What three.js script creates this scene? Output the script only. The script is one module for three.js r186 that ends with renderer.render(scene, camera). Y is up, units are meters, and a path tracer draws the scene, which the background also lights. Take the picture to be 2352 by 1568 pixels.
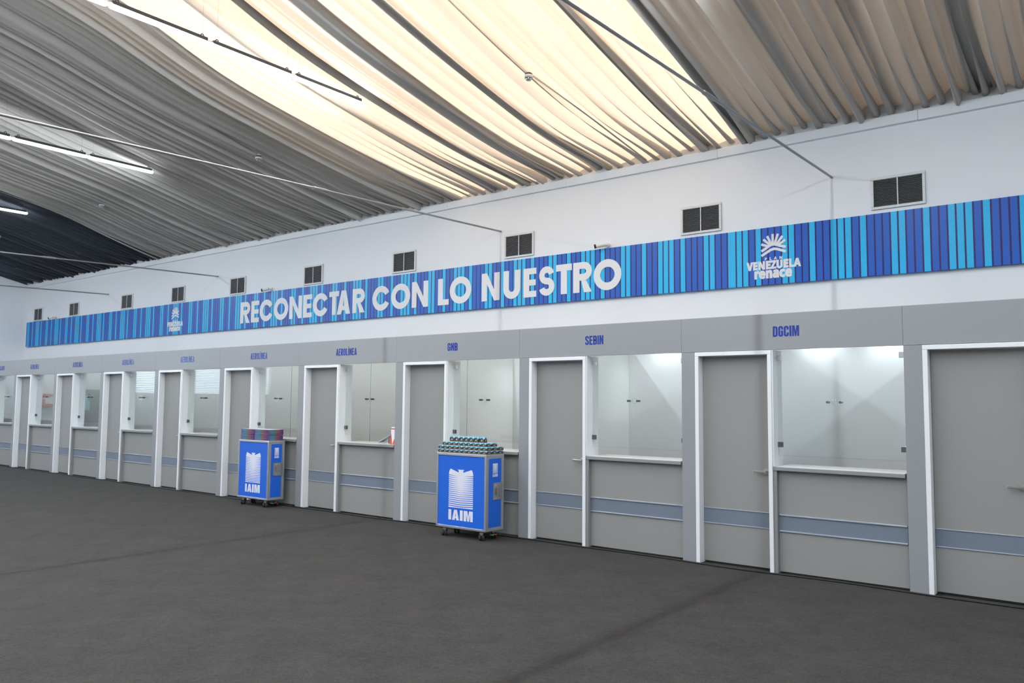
import * as THREE from 'three';
import { RoundedBoxGeometry } from 'three/addons/geometries/RoundedBoxGeometry.js';
import { TextGeometry } from 'three/addons/geometries/TextGeometry.js';
import { FontLoader } from 'three/addons/loaders/FontLoader.js';
import { mergeGeometries } from 'three/addons/utils/BufferGeometryUtils.js';
import { RectAreaLightUniformsLib } from 'three/addons/lights/RectAreaLightUniformsLib.js';

// ---------------------------------------------------------------- camera, sky, lamps, exposure
// x runs along the row of booths (z = 0 is their front), the camera stands at +z
const renderer = new THREE.WebGLRenderer({ antialias: true });
renderer.toneMapping = THREE.LinearToneMapping;
renderer.toneMappingExposure = 1.05;
renderer.shadowMap.enabled = true;
RectAreaLightUniformsLib.init();
const scene = new THREE.Scene();
const camera = new THREE.PerspectiveCamera(2 * Math.atan(784 / 1842.5) * 180 / Math.PI, 2352 / 1568, 0.05, 200);
camera.rotation.order = 'YXZ';
camera.rotation.set(0.0754, 0.6618, 0.0088);
camera.position.set(3.6755, 1.5758, 7.548);
scene.background = new THREE.Color().setRGB(0.74, 0.87, 1.0);
scene.backgroundIntensity = 6.0;
const sun = new THREE.DirectionalLight(new THREE.Color().setRGB(1, 0.82, 0.66), 12.5);
sun.position.set(9, 26, 2); sun.target.position.set(-2, 5, 0); sun.shadow.radius = 8; sun.castShadow = true;
Object.assign(sun.shadow.camera, { left: -26, right: 16, top: 20, bottom: -20, near: 1, far: 60 });
sun.shadow.mapSize.set(2048, 2048);
scene.add(sun, sun.target);
const LED_COLOR = new THREE.Color().setRGB(0.875, 0.94, 1.0), LED_POWER = 245, LED_Y = 5.565, LED_Z0 = 0.5, LED_Z1 = 14.6;
const LED_X = [-20.4, -15.13, -9.86, -4.40, 0.81, 6.1];
for (const x of LED_X) {
  for (const side of [0, -1, 1]) { // the round diffuser shines down and to both sides
    const l = new THREE.RectAreaLight(LED_COLOR, side ? LED_POWER * 0.28 : LED_POWER, side ? LED_Z1 - LED_Z0 : 0.03, side ? 0.042 : LED_Z1 - LED_Z0);
    l.position.set(x + side * 0.044, LED_Y - (side ? 0.012 : 0.046), (LED_Z0 + LED_Z1) / 2);
    if (side) { l.rotation.order = 'YXZ'; l.rotation.set(-0.35, -side * Math.PI / 2, 0); } else l.rotation.set(-Math.PI / 2, 0, 0);
    l.name = 'linear_lamp_glow'; scene.add(l);
  }
}

// ---------------------------------------------------------------- helpers
let seed = 7;
const rnd = () => { seed = (seed * 1664525 + 1013904223) >>> 0; return seed / 4294967296; };
const used = new Map();
const numbered = (n) => { const k = used.get(n) || 0; used.set(n, k + 1); return k ? n + '_' + String(k).padStart(3, '0') : n; };
const lin = (r, g, b) => new THREE.Color().setRGB(r, g, b);
const mat = (c, roughness = 0.6, o = {}) => new THREE.MeshPhysicalMaterial({ color: c, roughness, metalness: 0, ...o });
const sh = (m) => { m.castShadow = true; m.receiveShadow = true; return m; };
function mesh(name, geo, m, parent = scene) {
  const o = sh(new THREE.Mesh(geo, m)); o.name = parent === scene ? numbered(name) : name; parent.add(o); return o;
}
const cache = new Map();
function boxGeo(w, h, d, r = 0) {
  const k = [w, h, d, r].map((v) => v.toFixed(4)).join();
  if (!cache.has(k)) cache.set(k, r ? new RoundedBoxGeometry(w, h, d, 1, r) : new THREE.BoxGeometry(w, h, d));
  return cache.get(k);
}
function box(name, x0, x1, y0, y1, z0, z1, m, parent = scene, r = 0) {
  const o = mesh(name, boxGeo(x1 - x0, y1 - y0, z1 - z0, r), m, parent);
  o.position.set((x0 + x1) / 2, (y0 + y1) / 2, (z0 + z1) / 2); return o;
}
function thing(name, label, category, pos = [0, 0, 0], group) {
  const g = new THREE.Group(); g.name = numbered(name); g.position.set(...pos); g.userData = { label, category };
  if (group) g.userData.group = group;
  scene.add(g); return g;
}
function tag(o, label, category, group) { o.userData = { label, category }; if (group) o.userData.group = group; return o; }
function structure(o, label) { o.userData.kind = 'structure'; if (label) o.userData.label = label; return o; }
function rod(name, a, b, r, m, parent = scene, seg = 10) {
  const A = new THREE.Vector3(...a), B = new THREE.Vector3(...b), o = mesh(name, new THREE.CylinderGeometry(r, r, A.distanceTo(B), seg), m, parent);
  o.position.copy(A).add(B).multiplyScalar(0.5); o.quaternion.setFromUnitVectors(new THREE.Vector3(0, 1, 0), B.clone().sub(A).normalize()); return o;
}
const moved = (g, x, y, z) => g.clone().translate(x, y, z);
function noiseTexture(n, fn, srgb = false) {
  const d = new Uint8Array(n * n * 4);
  for (let y = 0; y < n; y++) for (let x = 0; x < n; x++) { const c = fn(x, y), i = (y * n + x) * 4; d[i] = c[0]; d[i + 1] = c[1]; d[i + 2] = c[2]; d[i + 3] = 255; }
  const t = new THREE.DataTexture(d, n, n); t.wrapS = t.wrapT = THREE.RepeatWrapping; t.magFilter = THREE.LinearFilter; t.minFilter = THREE.LinearMipmapLinearFilter; t.generateMipmaps = true;
  if (srgb) t.colorSpace = THREE.SRGBColorSpace; t.needsUpdate = true; return t;
}
// tileable value noise
function tileNoise(cells) {
  const g = Array.from({ length: cells * cells }, rnd);
  return (u, v) => {
    const x = u * cells, y = v * cells, ix = Math.floor(x), iy = Math.floor(y), fx = x - ix, fy = y - iy, s = fx * fx * (3 - 2 * fx), t = fy * fy * (3 - 2 * fy);
    const q = (a, b) => g[((b % cells + cells) % cells) * cells + (a % cells + cells) % cells];
    return (q(ix, iy) * (1 - s) + q(ix + 1, iy) * s) * (1 - t) + (q(ix, iy + 1) * (1 - s) + q(ix + 1, iy + 1) * s) * t;
  };
}

// ---------------------------------------------------------------- materials
const carpetNoise = [tileNoise(8), tileNoise(24), tileNoise(90), tileNoise(220)];
const carpetMap = noiseTexture(1024, (x, y) => {
  const u = x / 1024, v = y / 1024, f = 0.25 * carpetNoise[0](u, v) + 0.2 * carpetNoise[1](u, v) + 0.3 * carpetNoise[2](u, v) + 0.5 * carpetNoise[3](u, v) + 0.35 * rnd();
  const k = 28 + 31 * f; return [k * 0.97, k * 0.93, k * 0.885];
}, true);
const carpetBump = noiseTexture(512, (x, y) => { const k = 90 + 120 * rnd() + 40 * carpetNoise[2](x / 512, y / 512); return [k, k, k]; });
const M = {
  carpet: mat(lin(1, 1, 1), 0.97, { map: carpetMap, bumpMap: carpetBump, bumpScale: 0.004 }),
  white: mat(lin(0.74, 0.76, 0.79), 0.55),
  partition: mat(lin(0.80, 0.81, 0.79), 0.5),
  trim: mat(lin(0.72, 0.74, 0.77), 0.4),
  grey: mat(lin(0.285, 0.295, 0.31), 0.38),
  greyDoor: mat(lin(0.285, 0.283, 0.276), 0.42),
  band: mat(lin(0.17, 0.205, 0.26), 0.4),
  rail: mat(lin(0.30, 0.34, 0.40), 0.25),
  frame: mat(lin(0.80, 0.82, 0.84), 0.28),
  counter: mat(lin(0.26, 0.265, 0.27), 0.35),
  counterTop: mat(lin(0.66, 0.67, 0.66), 0.3),
  chrome: mat(lin(0.75, 0.76, 0.78), 0.12, { metalness: 1 }),
  steel: mat(lin(0.55, 0.54, 0.51), 0.3, { metalness: 1 }),
  alu: mat(lin(0.55, 0.57, 0.60), 0.38, { metalness: 0.85 }),
  galvanised: mat(lin(0.33, 0.33, 0.33), 0.42, { metalness: 0.7 }),
  black: mat(lin(0.012, 0.012, 0.013), 0.6),
  rubber: mat(lin(0.03, 0.03, 0.032), 0.75),
  lampBody: mat(lin(0.05, 0.055, 0.065), 0.5),
  joint: mat(lin(0.22, 0.23, 0.24), 0.7),
  chromePaintedDark: mat(lin(0.20, 0.20, 0.21), 0.12, { metalness: 1 }),  // chrome with a dark reflection put into its colour
  plastic: mat(lin(0.7, 0.7, 0.68), 0.45),
  ventWhite: mat(lin(0.62, 0.64, 0.64), 0.45),
  vinyl: mat(lin(0.012, 0.04, 0.30), 0.22),
  letter: mat(lin(0.70, 0.71, 0.73), 0.5),
  glass: mat(lin(0.965, 0.99, 0.98), 0.0, { transmission: 1, thickness: 0, ior: 1.5 }),
  windowGlass: mat(lin(0.97, 0.99, 1.0), 0.0, { transmission: 1, thickness: 0, ior: 1.5 }),
  amberSheet: mat(lin(1.0, 0.88, 0.76), 0.0, { transmission: 1, thickness: 0, ior: 1.4 }),  // amber tint added to warm the light through the cloth
  roofSheet: mat(lin(0.74, 0.73, 0.71), 1.0, { transmission: 0.2, thickness: 0 }),
};
const weave = noiseTexture(256, (x, y) => { const k = 128 + 40 * ((x + y) % 2) + 50 * (rnd() - 0.5); return [k, k, k]; });
const fabric = (c, through) => mat(c, 1.0, { transmission: through, thickness: 0, side: THREE.DoubleSide, specularIntensity: 0.1 });
const F = { lining: fabric(lin(0.69, 0.68, 0.66), 0.13), cloth: fabric(lin(0.60, 0.575, 0.54), 0.28), dark: fabric(lin(0.075, 0.083, 0.10), 0.03), seamShade: mat(lin(0.5, 0.5, 0.5), 0.95, { side: THREE.DoubleSide }) };

// ---------------------------------------------------------------- the hall
const D = -2.5, XL = -22.82, XR = 12, ZF = 17.5, RIDGE = 7.5, SLOPE = 0.24;
const ceilY = (z) => 5.0 + SLOPE * ((z <= RIDGE ? z : 2 * RIDGE - z) + 2.5);
{
  const g = new THREE.BoxGeometry(XR - XL + 0.6, 0.2, ZF - D + 0.6);
  const uv = g.attributes.uv, p = g.attributes.position;
  for (let i = 0; i < uv.count; i++) uv.setXY(i, p.getX(i) / 1.6, p.getZ(i) / 1.6);
  const f = structure(mesh('floor', g, M.carpet), 'dark grey carpet floor'); f.position.set((XL + XR) / 2, -0.1, (D + ZF) / 2);
}
structure(box('wall_back', XL - 0.2, XR + 0.2, 0, 5.52, D - 0.15, D, M.white), 'white wall behind and above the booths');
structure(box('wall_front', XL - 0.2, XR + 0.2, 0, 5.52, ZF, ZF + 0.15, M.white), 'white wall of the far side of the hall');
function gable(name, x0, x1, holes) {
  const s = new THREE.Shape([[D, 0], [ZF, 0], [ZF, 4.98], [RIDGE, ceilY(RIDGE) - 0.02], [D, 4.98]].map(([z, y]) => new THREE.Vector2(z, y)));
  for (const [a, b, c, d] of holes) s.holes.push(new THREE.Path([[a, c], [a, d], [b, d], [b, c]].map(([z, y]) => new THREE.Vector2(z, y))));
  const g = new THREE.ExtrudeGeometry(s, { depth: x1 - x0, bevelEnabled: false }); g.rotateY(-Math.PI / 2); g.translate(x1, 0, 0);
  return structure(mesh(name, g, M.white), 'white end wall of the hall');
}
const WIN = [[5.65, 11.05, 1.75, 3.7]];
gable('wall_left', XL - 0.15, XL, WIN);
gable('wall_right', XR, XR + 0.15, []);
WIN.forEach(([z0, z1, y0, y1], i) => {
  const w = structure(thing('window_' + (i + 1), '', ''), i ? 'tall glazed opening in the end wall' : 'wide window with white blinds in the end wall'); delete w.userData.category;
  w.name = 'window_' + (i + 1); const x = XL - 0.08;
  box('window_frame', x - 0.03, x + 0.03, y0, y0 + 0.05, z0, z1, M.frame, w); box('window_frame', x - 0.03, x + 0.03, y1 - 0.05, y1, z0, z1, M.frame, w);
  const n = i ? 1 : 3;
  for (let k = 0; k <= n; k++) { const z = z0 + 0.03 + (z1 - z0 - 0.06) * k / n; box('window_frame', x - 0.03, x + 0.03, y0 + 0.05, y1 - 0.05, z - 0.03, z + 0.03, M.frame, w); }
  for (let k = 0; k < n; k++) box('pane', x - 0.004, x + 0.004, y0 + 0.05, y1 - 0.05, z0 + 0.06 + (z1 - z0 - 0.06) * k / n, z0 + (z1 - z0 - 0.06) * (k + 1) / n, M.windowGlass, w);
  if (!i) {
    const slatM = mat(lin(0.92, 0.93, 0.94), 0.6, { transmission: 0.6, thickness: 0, side: THREE.DoubleSide }); slatM.roughness = 1;
    for (let k = 0; k < 32; k++) { const s = box('blind_slat', XL + 0.005, XL + 0.055, y0 + 0.03 + k * 0.06, y0 + 0.033 + k * 0.06, z0 + 0.05, z1 - 0.05, slatM, w); s.rotation.z = 0.9; }
  }
});
// roof above the cloth: faintly translucent sheets, and amber ones added to warm the daylight
{
  const roof = structure(thing('ceiling', '', ''), 'pitched tent ceiling lined with hanging cloth'); delete roof.userData.category; roof.name = 'ceiling';
  const len = (RIDGE - D + 0.25) / Math.cos(Math.atan(SLOPE)), ang = Math.atan(SLOPE);
  const sheet = (name, x0, x1, far, m, t) => {
    const o = mesh(name, new THREE.BoxGeometry(x1 - x0, t, len), m, roof), zc = (D - 0.25 + RIDGE) / 2;
    o.position.set((x0 + x1) / 2, 5.0 + SLOPE * (zc + 2.5) + 0.5, far ? 2 * RIDGE - zc : zc); o.rotation.x = far ? ang : -ang; return o;
  };
  sheet('roof_sheet', XL - 0.5, -6.4, false, M.roofSheet, 0.06);
  for (const [a, b] of [[-6.4, -0.2], [-0.2, 6], [6, XR + 0.5]]) sheet('added_amber_sheet', a + 0.005, b - 0.005, false, M.amberSheet, 0.01);  // unseen sheets, tinted amber to warm the cloth from above
  sheet('roof_sheet', XL - 0.5, XR + 0.5, true, M.roofSheet, 0.06);
  { const g = mesh('far_ceiling_cloth', new THREE.BoxGeometry(XR - XL, 0.02, len - 0.2), F.cloth, roof), zc = (ZF + RIDGE) / 2; g.position.set((XL + XR) / 2, ceilY(zc) - 0.01, zc); g.rotation.x = ang; }

  // cloth widths, hung side by side with overlapping edges and pleated where they are pinned to the wall
  const drift = [[-23, [0, 0, 0, 0, 0]], [-15, [0, 0.22, 0.5, 0.3, 0.1]], [-10, [0, -0.1, -0.15, -0.25, -0.2]], [-5.4, [0, -0.25, -0.45, -0.6, -0.4]], [-1.8, [0, -0.22, -0.27, -0.24, -0.2]], [-0.2, [0, 0.03, 0.02, -0.02, -0.1]], [3, [0, 0, 0.04, 0.08, 0.1]], [13, [0, 0, 0, 0, 0]]];
  const dz = [-2.5, -1.2, 0.1, 1.6, 3.2];
  const along = (row, z) => { if (z >= dz[4]) return row[4]; let i = 0; while (z > dz[i + 1]) i++; const t = (z - dz[i]) / (dz[i + 1] - dz[i]), q = (k) => row[Math.max(0, Math.min(4, k))], m1 = (q(i + 1) - q(i - 1)) / 2, m2 = (q(i + 2) - q(i)) / 2, a = t * t * t, b = t * t; return (2 * a - 3 * b + 1) * q(i) + (a - 2 * b + t) * m1 + (3 * b - 2 * a) * q(i + 1) + (a - b) * m2; };
  const shift = (x, z) => { let i = 0; while (i < drift.length - 2 && x > drift[i + 1][0]) i++; const t = Math.min(1, Math.max(0, (x - drift[i][0]) / (drift[i + 1][0] - drift[i][0]))); return along(drift[i][1], z) * (1 - t) + along(drift[i + 1][1], z) * t; };
  const bounds = [];
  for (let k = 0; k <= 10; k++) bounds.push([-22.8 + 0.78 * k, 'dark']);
  for (let k = 1; k <= 12; k++) bounds.push([-15.0 + 9.63 / 12 * k + (k < 12 ? (rnd() - 0.5) * 0.2 : 0), 'grey']);
  for (const x of [-4.46, -3.88, -3.19, -2.43, -1.78, -0.84, -0.22]) bounds.push([x, 'cream']);
  for (const x of [0.69, 1.57, 2.46, 3.3, 4.15, 5, 5.85, 6.7, 7.6, 8.5, 9.4, 10.3, 11.2, 12]) bounds.push([x, 'grey']);
  const zs = []; for (let j = 0; j <= 40; j++) zs.push(D + (RIDGE - D) * Math.pow(j / 40, 1.6));
  for (let k = 0; k + 1 < bounds.length; k++) {
    const x0 = bounds[k][0], x1 = bounds[k + 1][0], kind = bounds[k + 1][1], W = x1 - x0, n = Math.max(4, Math.round(W / 0.145)), NU = n * 14;
    const p0 = rnd() * 6.28, w1 = rnd() * 6.28, w2 = rnd() * 6.28, reach = 0.9 + rnd() * 0.7, right = x1 > 0, amp = right ? 1.25 : 1;
    const depths = Array.from({ length: n + 2 }, () => 0.25 + 1.5 * rnd() * rnd() + 0.3 * rnd()), lap = kind === 'dark' ? 0.2 : 0.11;
    const surf = (u, z, up) => {
      const A = Math.exp(-(z - D) / reach), B = 0.30 + 0.10 * Math.sin(z * 0.9 + w1);
      const uu = u + 0.03 * Math.sin(6.28 * u + w2) + 0.015 * Math.sin(z * 0.7 + w1) * Math.sin(Math.PI * u), ph = 6.2832 * n * uu + p0, dep = depths[Math.max(0, Math.min(n + 1, Math.floor(n * uu + p0 / 6.28)))];
      let x = x0 - lap / 2 + (W + lap) * uu + (W / (6.2832 * n)) * (3.1 * A + B) * Math.sin(ph);
      const edge = Math.min(u, 1 - u), free = Math.min(1, edge / 0.12);
      const y = 5.0 + SLOPE * (z + 2.5) + dep * (0.04 * A * amp + 0.026) * Math.cos(ph) + (u - 0.5) * 0.05 + 0.018 * Math.sin(ph * 0.37 + w1)
        - 0.06 * Math.sin(Math.PI * u) * (1 - A) + 0.05 * A * (right ? 1 - free : 0) + 0.02 * Math.sin(3.1 * u + w2 + 0.4 * z) * (1 - A);
      return [x + shift(x, z), y + up + 0.05 * A, z];
    };
    const sheetGeo = (u0, u1, nu, up) => {
      const P = [], I = [];
      for (const z of zs) for (let i = 0; i <= nu; i++) P.push(...surf(u0 + (u1 - u0) * i / nu, z, up));
      for (let j = 0; j + 1 < zs.length; j++) for (let i = 0; i < nu; i++) { const a = j * (nu + 1) + i, b = a + 1, c = a + nu + 1, d = c + 1; I.push(a, b, c, b, d, c); }
      const g = new THREE.BufferGeometry(); g.setAttribute('position', new THREE.Float32BufferAttribute(P, 3)); g.setIndex(I); g.computeVertexNormals(); return g;
    };
    const g = sheetGeo(0, 1, NU, 0);
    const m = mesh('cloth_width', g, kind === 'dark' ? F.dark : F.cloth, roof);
    mesh('seam_shade_strip', sheetGeo(1 - (0.10 + 0.09 * rnd()) / W, 1, 14, 0.006), F.seamShade, roof); // opaque strip added above the cloth, shades the seam dark like a rail
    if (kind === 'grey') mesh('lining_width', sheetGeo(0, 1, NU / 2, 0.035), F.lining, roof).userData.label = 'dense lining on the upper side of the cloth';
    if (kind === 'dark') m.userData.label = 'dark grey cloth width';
  }
}
// strips that cover the pinned edge of the cloth
for (let k = -10, n = 1; k < 5; k++, n++) {
  const a = Math.max(XL, 1.8 + 2.45 * k), b = Math.min(XR, 1.8 + 2.45 * (k + 1)); if (b <= a) continue;
  const g = new THREE.ExtrudeGeometry(new THREE.Shape([[0, 0], [0.035, 0.01], [0.05, 0.115], [0.045, 0.125], [0, 0.125]].map((q) => new THREE.Vector2(...q))), { depth: b - a - 0.004, bevelEnabled: false });
  g.rotateY(Math.PI / 2); g.scale(1, 1, -1); { const ix = g.index; if (!ix) { const p = g.attributes.position.array, nn = g.attributes.normal.array, u = g.attributes.uv.array; for (let i = 0; i < p.length; i += 9) for (let c = 0; c < 3; c++) { let t = p[i + 3 + c]; p[i + 3 + c] = p[i + 6 + c]; p[i + 6 + c] = t; t = nn[i + 3 + c]; nn[i + 3 + c] = nn[i + 6 + c]; nn[i + 6 + c] = t; } } }
  const t = structure(mesh('trim', g, M.trim), 'white cover strip along the top of the wall'); t.name = 'trim_' + n; t.position.set(a, 4.862 + (k % 2 ? 0.003 : 0), D);
}

// things along the end wall that the booth glass mirrors
{
  const b = thing('display_board', 'dark display board standing against the end wall, mirrored in booth glass', 'board', [XL + 0.05, 0, 4.25]);
  const dk = mat(lin(0.05, 0.055, 0.06), 0.6); box('board_panel', -0.015, 0.015, 0.06, 1.86, -0.48, 0.48, dk, b, 0.004);
  for (const z of [-0.4, 0.4]) box('board_foot', -0.045, 0.2, 0.0, 0.06, z - 0.03, z + 0.03, dk, b, 0.004);
  const p = tag(box('notice_sheet', XL + 0.0655, XL + 0.067, 1.2, 1.67, 4.0, 4.22, mat(lin(0.30, 0.72, 0.78), 0.5)), 'pale cyan notice sheet pinned to the dark display board', 'notice');
  const r = thing('hose_cabinet', 'red fire cabinet hanging on the end wall, mirrored in booth glass', 'cabinet', [XL, 1.5, 2.92]);
  const red = mat(lin(0.55, 0.03, 0.025), 0.4); box('cabinet_body', 0.001, 0.16, -0.2, 0.2, -0.22, 0.22, red, r, 0.006); box('cabinet_door', 0.161, 0.172, -0.18, 0.18, -0.2, 0.2, red, r, 0.003); box('door_pane', 0.1725, 0.176, -0.1, 0.12, -0.08, 0.14, M.plastic, r);
}

// ---------------------------------------------------------------- lettering
const V2 = (x, y) => new THREE.Vector2(x, y);
function ribbon(pts, w, closed = false) {
  const n = pts.length, L = [], R = [];
  for (let i = 0; i < n; i++) {
    const p = pts[i], a = closed ? pts[(i + n - 1) % n] : pts[i - 1], b = closed ? pts[(i + 1) % n] : pts[i + 1];
    const d1 = a ? [p[0] - a[0], p[1] - a[1]] : null, d2 = b ? [b[0] - p[0], b[1] - p[1]] : null;
    const un = (d) => { const l = Math.hypot(...d) || 1; return [d[0] / l, d[1] / l]; };
    const u1 = d1 ? un(d1) : un(d2), u2 = d2 ? un(d2) : un(d1), nx = -(u1[1] + u2[1]), ny = u1[0] + u2[0], l = Math.hypot(nx, ny) || 1;
    const c = Math.max(0.35, (-u1[1] * nx + u1[0] * ny) / l), k = w / 2 / c;
    L.push(V2(p[0] + nx / l * k, p[1] + ny / l * k)); R.push(V2(p[0] - nx / l * k, p[1] - ny / l * k));
  }
  if (!closed) return new THREE.Shape([...L, ...R.reverse()]);
  const area = (q) => THREE.ShapeUtils.area(q), big = Math.abs(area(L)) > Math.abs(area(R)) ? L : R, s = new THREE.Shape(big); s.holes.push(new THREE.Path(big === L ? R : L)); return s;
}
const poly = (p) => new THREE.Shape(p.map((q) => V2(...q)));
const arc = (cx, cy, rx, ry, a0, a1, n = 10) => Array.from({ length: n + 1 }, (_, i) => { const a = (a0 + (a1 - a0) * i / n) * Math.PI / 180; return [cx + rx * Math.cos(a), cy + ry * Math.sin(a)]; });
const extrude = (shapes, depth) => new THREE.ExtrudeGeometry(shapes, { depth, bevelEnabled: false, curveSegments: 6 });
// narrow capitals for the booth names: height 1, [shapes, width]
function narrow(ch) {
  const s = 0.155, a = s / 2, W = 0.40, b = W - a, c = s / 2, d = 1 - s / 2, r = 0.11;
  const tl = arc(a + r, d - r, r, r, 90, 180, 4), bl = arc(a + r, c + r, r, r, 180, 270, 4), br = arc(b - r, c + r, r, r, 270, 360, 4), tr = arc(b - r, d - r, r, r, 0, 90, 4);
  switch (ch) {
    case 'O': return [[ribbon([...tl, ...bl, ...br, ...tr], s, true)], W];
    case 'Q': return [[ribbon([...tl, ...bl, ...br, ...tr], s, true), ribbon([[0.26, 0.2], [0.40, -0.06]], 0.1)], W];
    case 'C': return [[ribbon([[b, 0.64], ...tr, ...tl, ...bl, ...br, [b, 0.36]], s)], W];
    case 'G': return [[ribbon([[b, 0.66], ...tr, ...tl, ...bl, ...br, [b, 0.47], [0.21, 0.47]], s)], W];
    case 'D': return [[ribbon([[a, c], ...br, ...tr, [a, d]], s, true)], W];
    case 'U': return [[ribbon([[a, 1], ...bl, ...br, [b, 1]], s)], W];
    case 'J': return [[ribbon([[b - 0.06, 1], ...arc(b - 0.06 - r, c + r, r, r, 360, 270, 4), [0, c]], s)], W - 0.06];
    case 'S': return [[ribbon([[b, 0.70], ...tr, ...tl, [a, 0.64], [b, 0.36], ...arc(b - r, c + r, r, r, 360, 270, 4), ...arc(a + r, c + r, r, r, 270, 180, 4), [a, 0.30]], s)], W];
    case 'E': return [[ribbon([[0.35, d], [a, d], [a, c], [0.35, c]], s), ribbon([[s, 0.51], [0.31, 0.51]], s)], 0.35];
    case 'L': return [[ribbon([[a, 1], [a, c], [0.34, c]], s)], 0.34];
    case 'T': return [[ribbon([[0, d], [0.38, d]], s), ribbon([[0.19, 1 - s], [0.19, 0]], s)], 0.38];
    case 'I': return [[ribbon([[a, 0], [a, 1]], s)], s];
    case 'Í': return [[ribbon([[a, 0], [a, 1]], s), ribbon([[a - 0.03, 1.08], [a + 0.07, 1.24]], 0.1)], s];
    case 'Ó': return [[ribbon([...tl, ...bl, ...br, ...tr], s, true), ribbon([[0.17, 1.08], [0.27, 1.24]], 0.1)], W];
    case 'B': return [[ribbon([[a, 0.5], ...arc(b - 0.10, 0.5 + 0.09, 0.09, 0.09, 270, 360, 4), ...arc(b - 0.10, d - 0.09, 0.09, 0.09, 0, 90, 4), [a, d]], s, true), ribbon([[a, c], ...arc(b - 0.09, c + 0.09, 0.09, 0.09, 270, 360, 4), ...arc(b - 0.09, 0.5 - 0.01 - 0.09, 0.09, 0.09, 0, 90, 4), [a, 0.5 - 0.01]], s, true)], W];
    case 'P': return [[ribbon([[a, 0.45], ...arc(b - 0.10, 0.45 + 0.1, 0.1, 0.1, 270, 360, 4), ...arc(b - 0.10, d - 0.1, 0.1, 0.1, 0, 90, 4), [a, d]], s, true), ribbon([[a, 0], [a, 0.45 - a]], s)], W];
    case 'R': return [[ribbon([[a, 0.47], ...arc(b - 0.10, 0.47 + 0.1, 0.1, 0.1, 270, 360, 4), ...arc(b - 0.10, d - 0.1, 0.1, 0.1, 0, 90, 4), [a, d]], s, true), ribbon([[a, 0], [a, 0.47 - a]], s), ribbon([[0.22, 0.47 - a], [b + 0.01, 0]], s)], W];
    case 'A': return [[poly([[0, 0], [0.13, 1], [0.29, 1], [0.42, 0], [0.27, 0], [0.25, 0.17], [0.17, 0.17], [0.15, 0]]), poly([[0.186, 0.31], [0.234, 0.31], [0.21, 0.78]])].slice(0, 1).map((q) => { q.holes.push(new THREE.Path([V2(0.186, 0.31), V2(0.234, 0.31), V2(0.21, 0.78)])); return q; }), 0.42];
    case 'N': return [[poly([[0, 0], [0, 1], [0.17, 1], [0.27, 0.5], [0.27, 1], [0.42, 1], [0.42, 0], [0.27, 0], [0.15, 0.55], [0.15, 0]])], 0.42];
    case 'M': return [[poly([[0, 0], [0, 1], [0.2, 1], [0.28, 0.42], [0.36, 1], [0.56, 1], [0.56, 0], [0.42, 0], [0.42, 0.66], [0.33, 0], [0.23, 0], [0.14, 0.66], [0.14, 0]])], 0.56];
  }
  return [[], 0.2];
}
const narrowCache = new Map();
function narrowWord(text, height, width, depth) {
  const k = text; if (narrowCache.has(k)) return narrowCache.get(k);
  let x = 0; const parts = [];
  for (const ch of text) { const [s, w] = narrow(ch); if (s.length) parts.push(extrude(s, depth / height).translate(x, 0, 0)); x += w + 0.065; }
  x -= 0.065; const g = mergeGeometries(parts.map((q) => q.index ? q.toNonIndexed() : q)); g.scale((width || x * height * 0.98) / x, height, height); g.translate(-(width || x * height * 0.98) / 2, 0, 0);
  narrowCache.set(k, g); return g;
}

// ---------------------------------------------------------------- service booths
const PITCH = 2.0897, seamX = (i) => (i - 7) * PITCH;
const booths = [
  [-3, null, 'grey service booth next to the booth for passenger attention, at the end wall'],
  [-2, 'ATENCIÓN AL PASAJERO', 'grey service booth whose long blue header text ends in PASAJERO'],
  [-1, 'AEROLÍNEA', 'grey AEROLÍNEA booth directly beside the booth whose header ends in PASAJERO'],
  [0, 'AEROLÍNEA', 'grey AEROLÍNEA booth, fifth in the row counted from the GNB booth'],
  [1, 'AEROLÍNEA', 'grey AEROLÍNEA booth, fourth in the row counted from the GNB booth'],
  [2, 'AEROLÍNEA', 'grey AEROLÍNEA booth, third in the row counted from the GNB booth'],
  [3, 'AEROLÍNEA', 'grey AEROLÍNEA booth behind the blue cart that carries books'],
  [4, 'AEROLÍNEA', 'grey AEROLÍNEA booth right beside the GNB booth, orange leaflet on its counter'],
  [5, 'GNB', 'grey service booth with GNB in blue on its header'],
  [6, 'SEBIN', 'grey service booth with SEBIN in blue on its header'],
  [7, 'DGCIM', 'grey service booth with DGCIM in blue on its header'],
  [8, null, 'grey service booth without a name, right beside the DGCIM booth'],
];
const discGeo = new THREE.CylinderGeometry(0.07, 0.07, 0.006, 28).rotateX(Math.PI / 2), ringGeo = new THREE.TorusGeometry(0.026, 0.0012, 6, 24);
const boltGeo = new THREE.CylinderGeometry(0.0115, 0.0115, 0.056, 14).rotateX(Math.PI / 2);
const spotGlow = mat(lin(0.9, 0.9, 0.9), 0.5, { emissive: LED_COLOR.clone(), emissiveIntensity: 3 });
function railGeo(len) { const k = 'rail' + len; if (!cache.has(k)) cache.set(k, new RoundedBoxGeometry(len, 0.016, 0.016, 2, 0.006)); return cache.get(k); }
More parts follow.
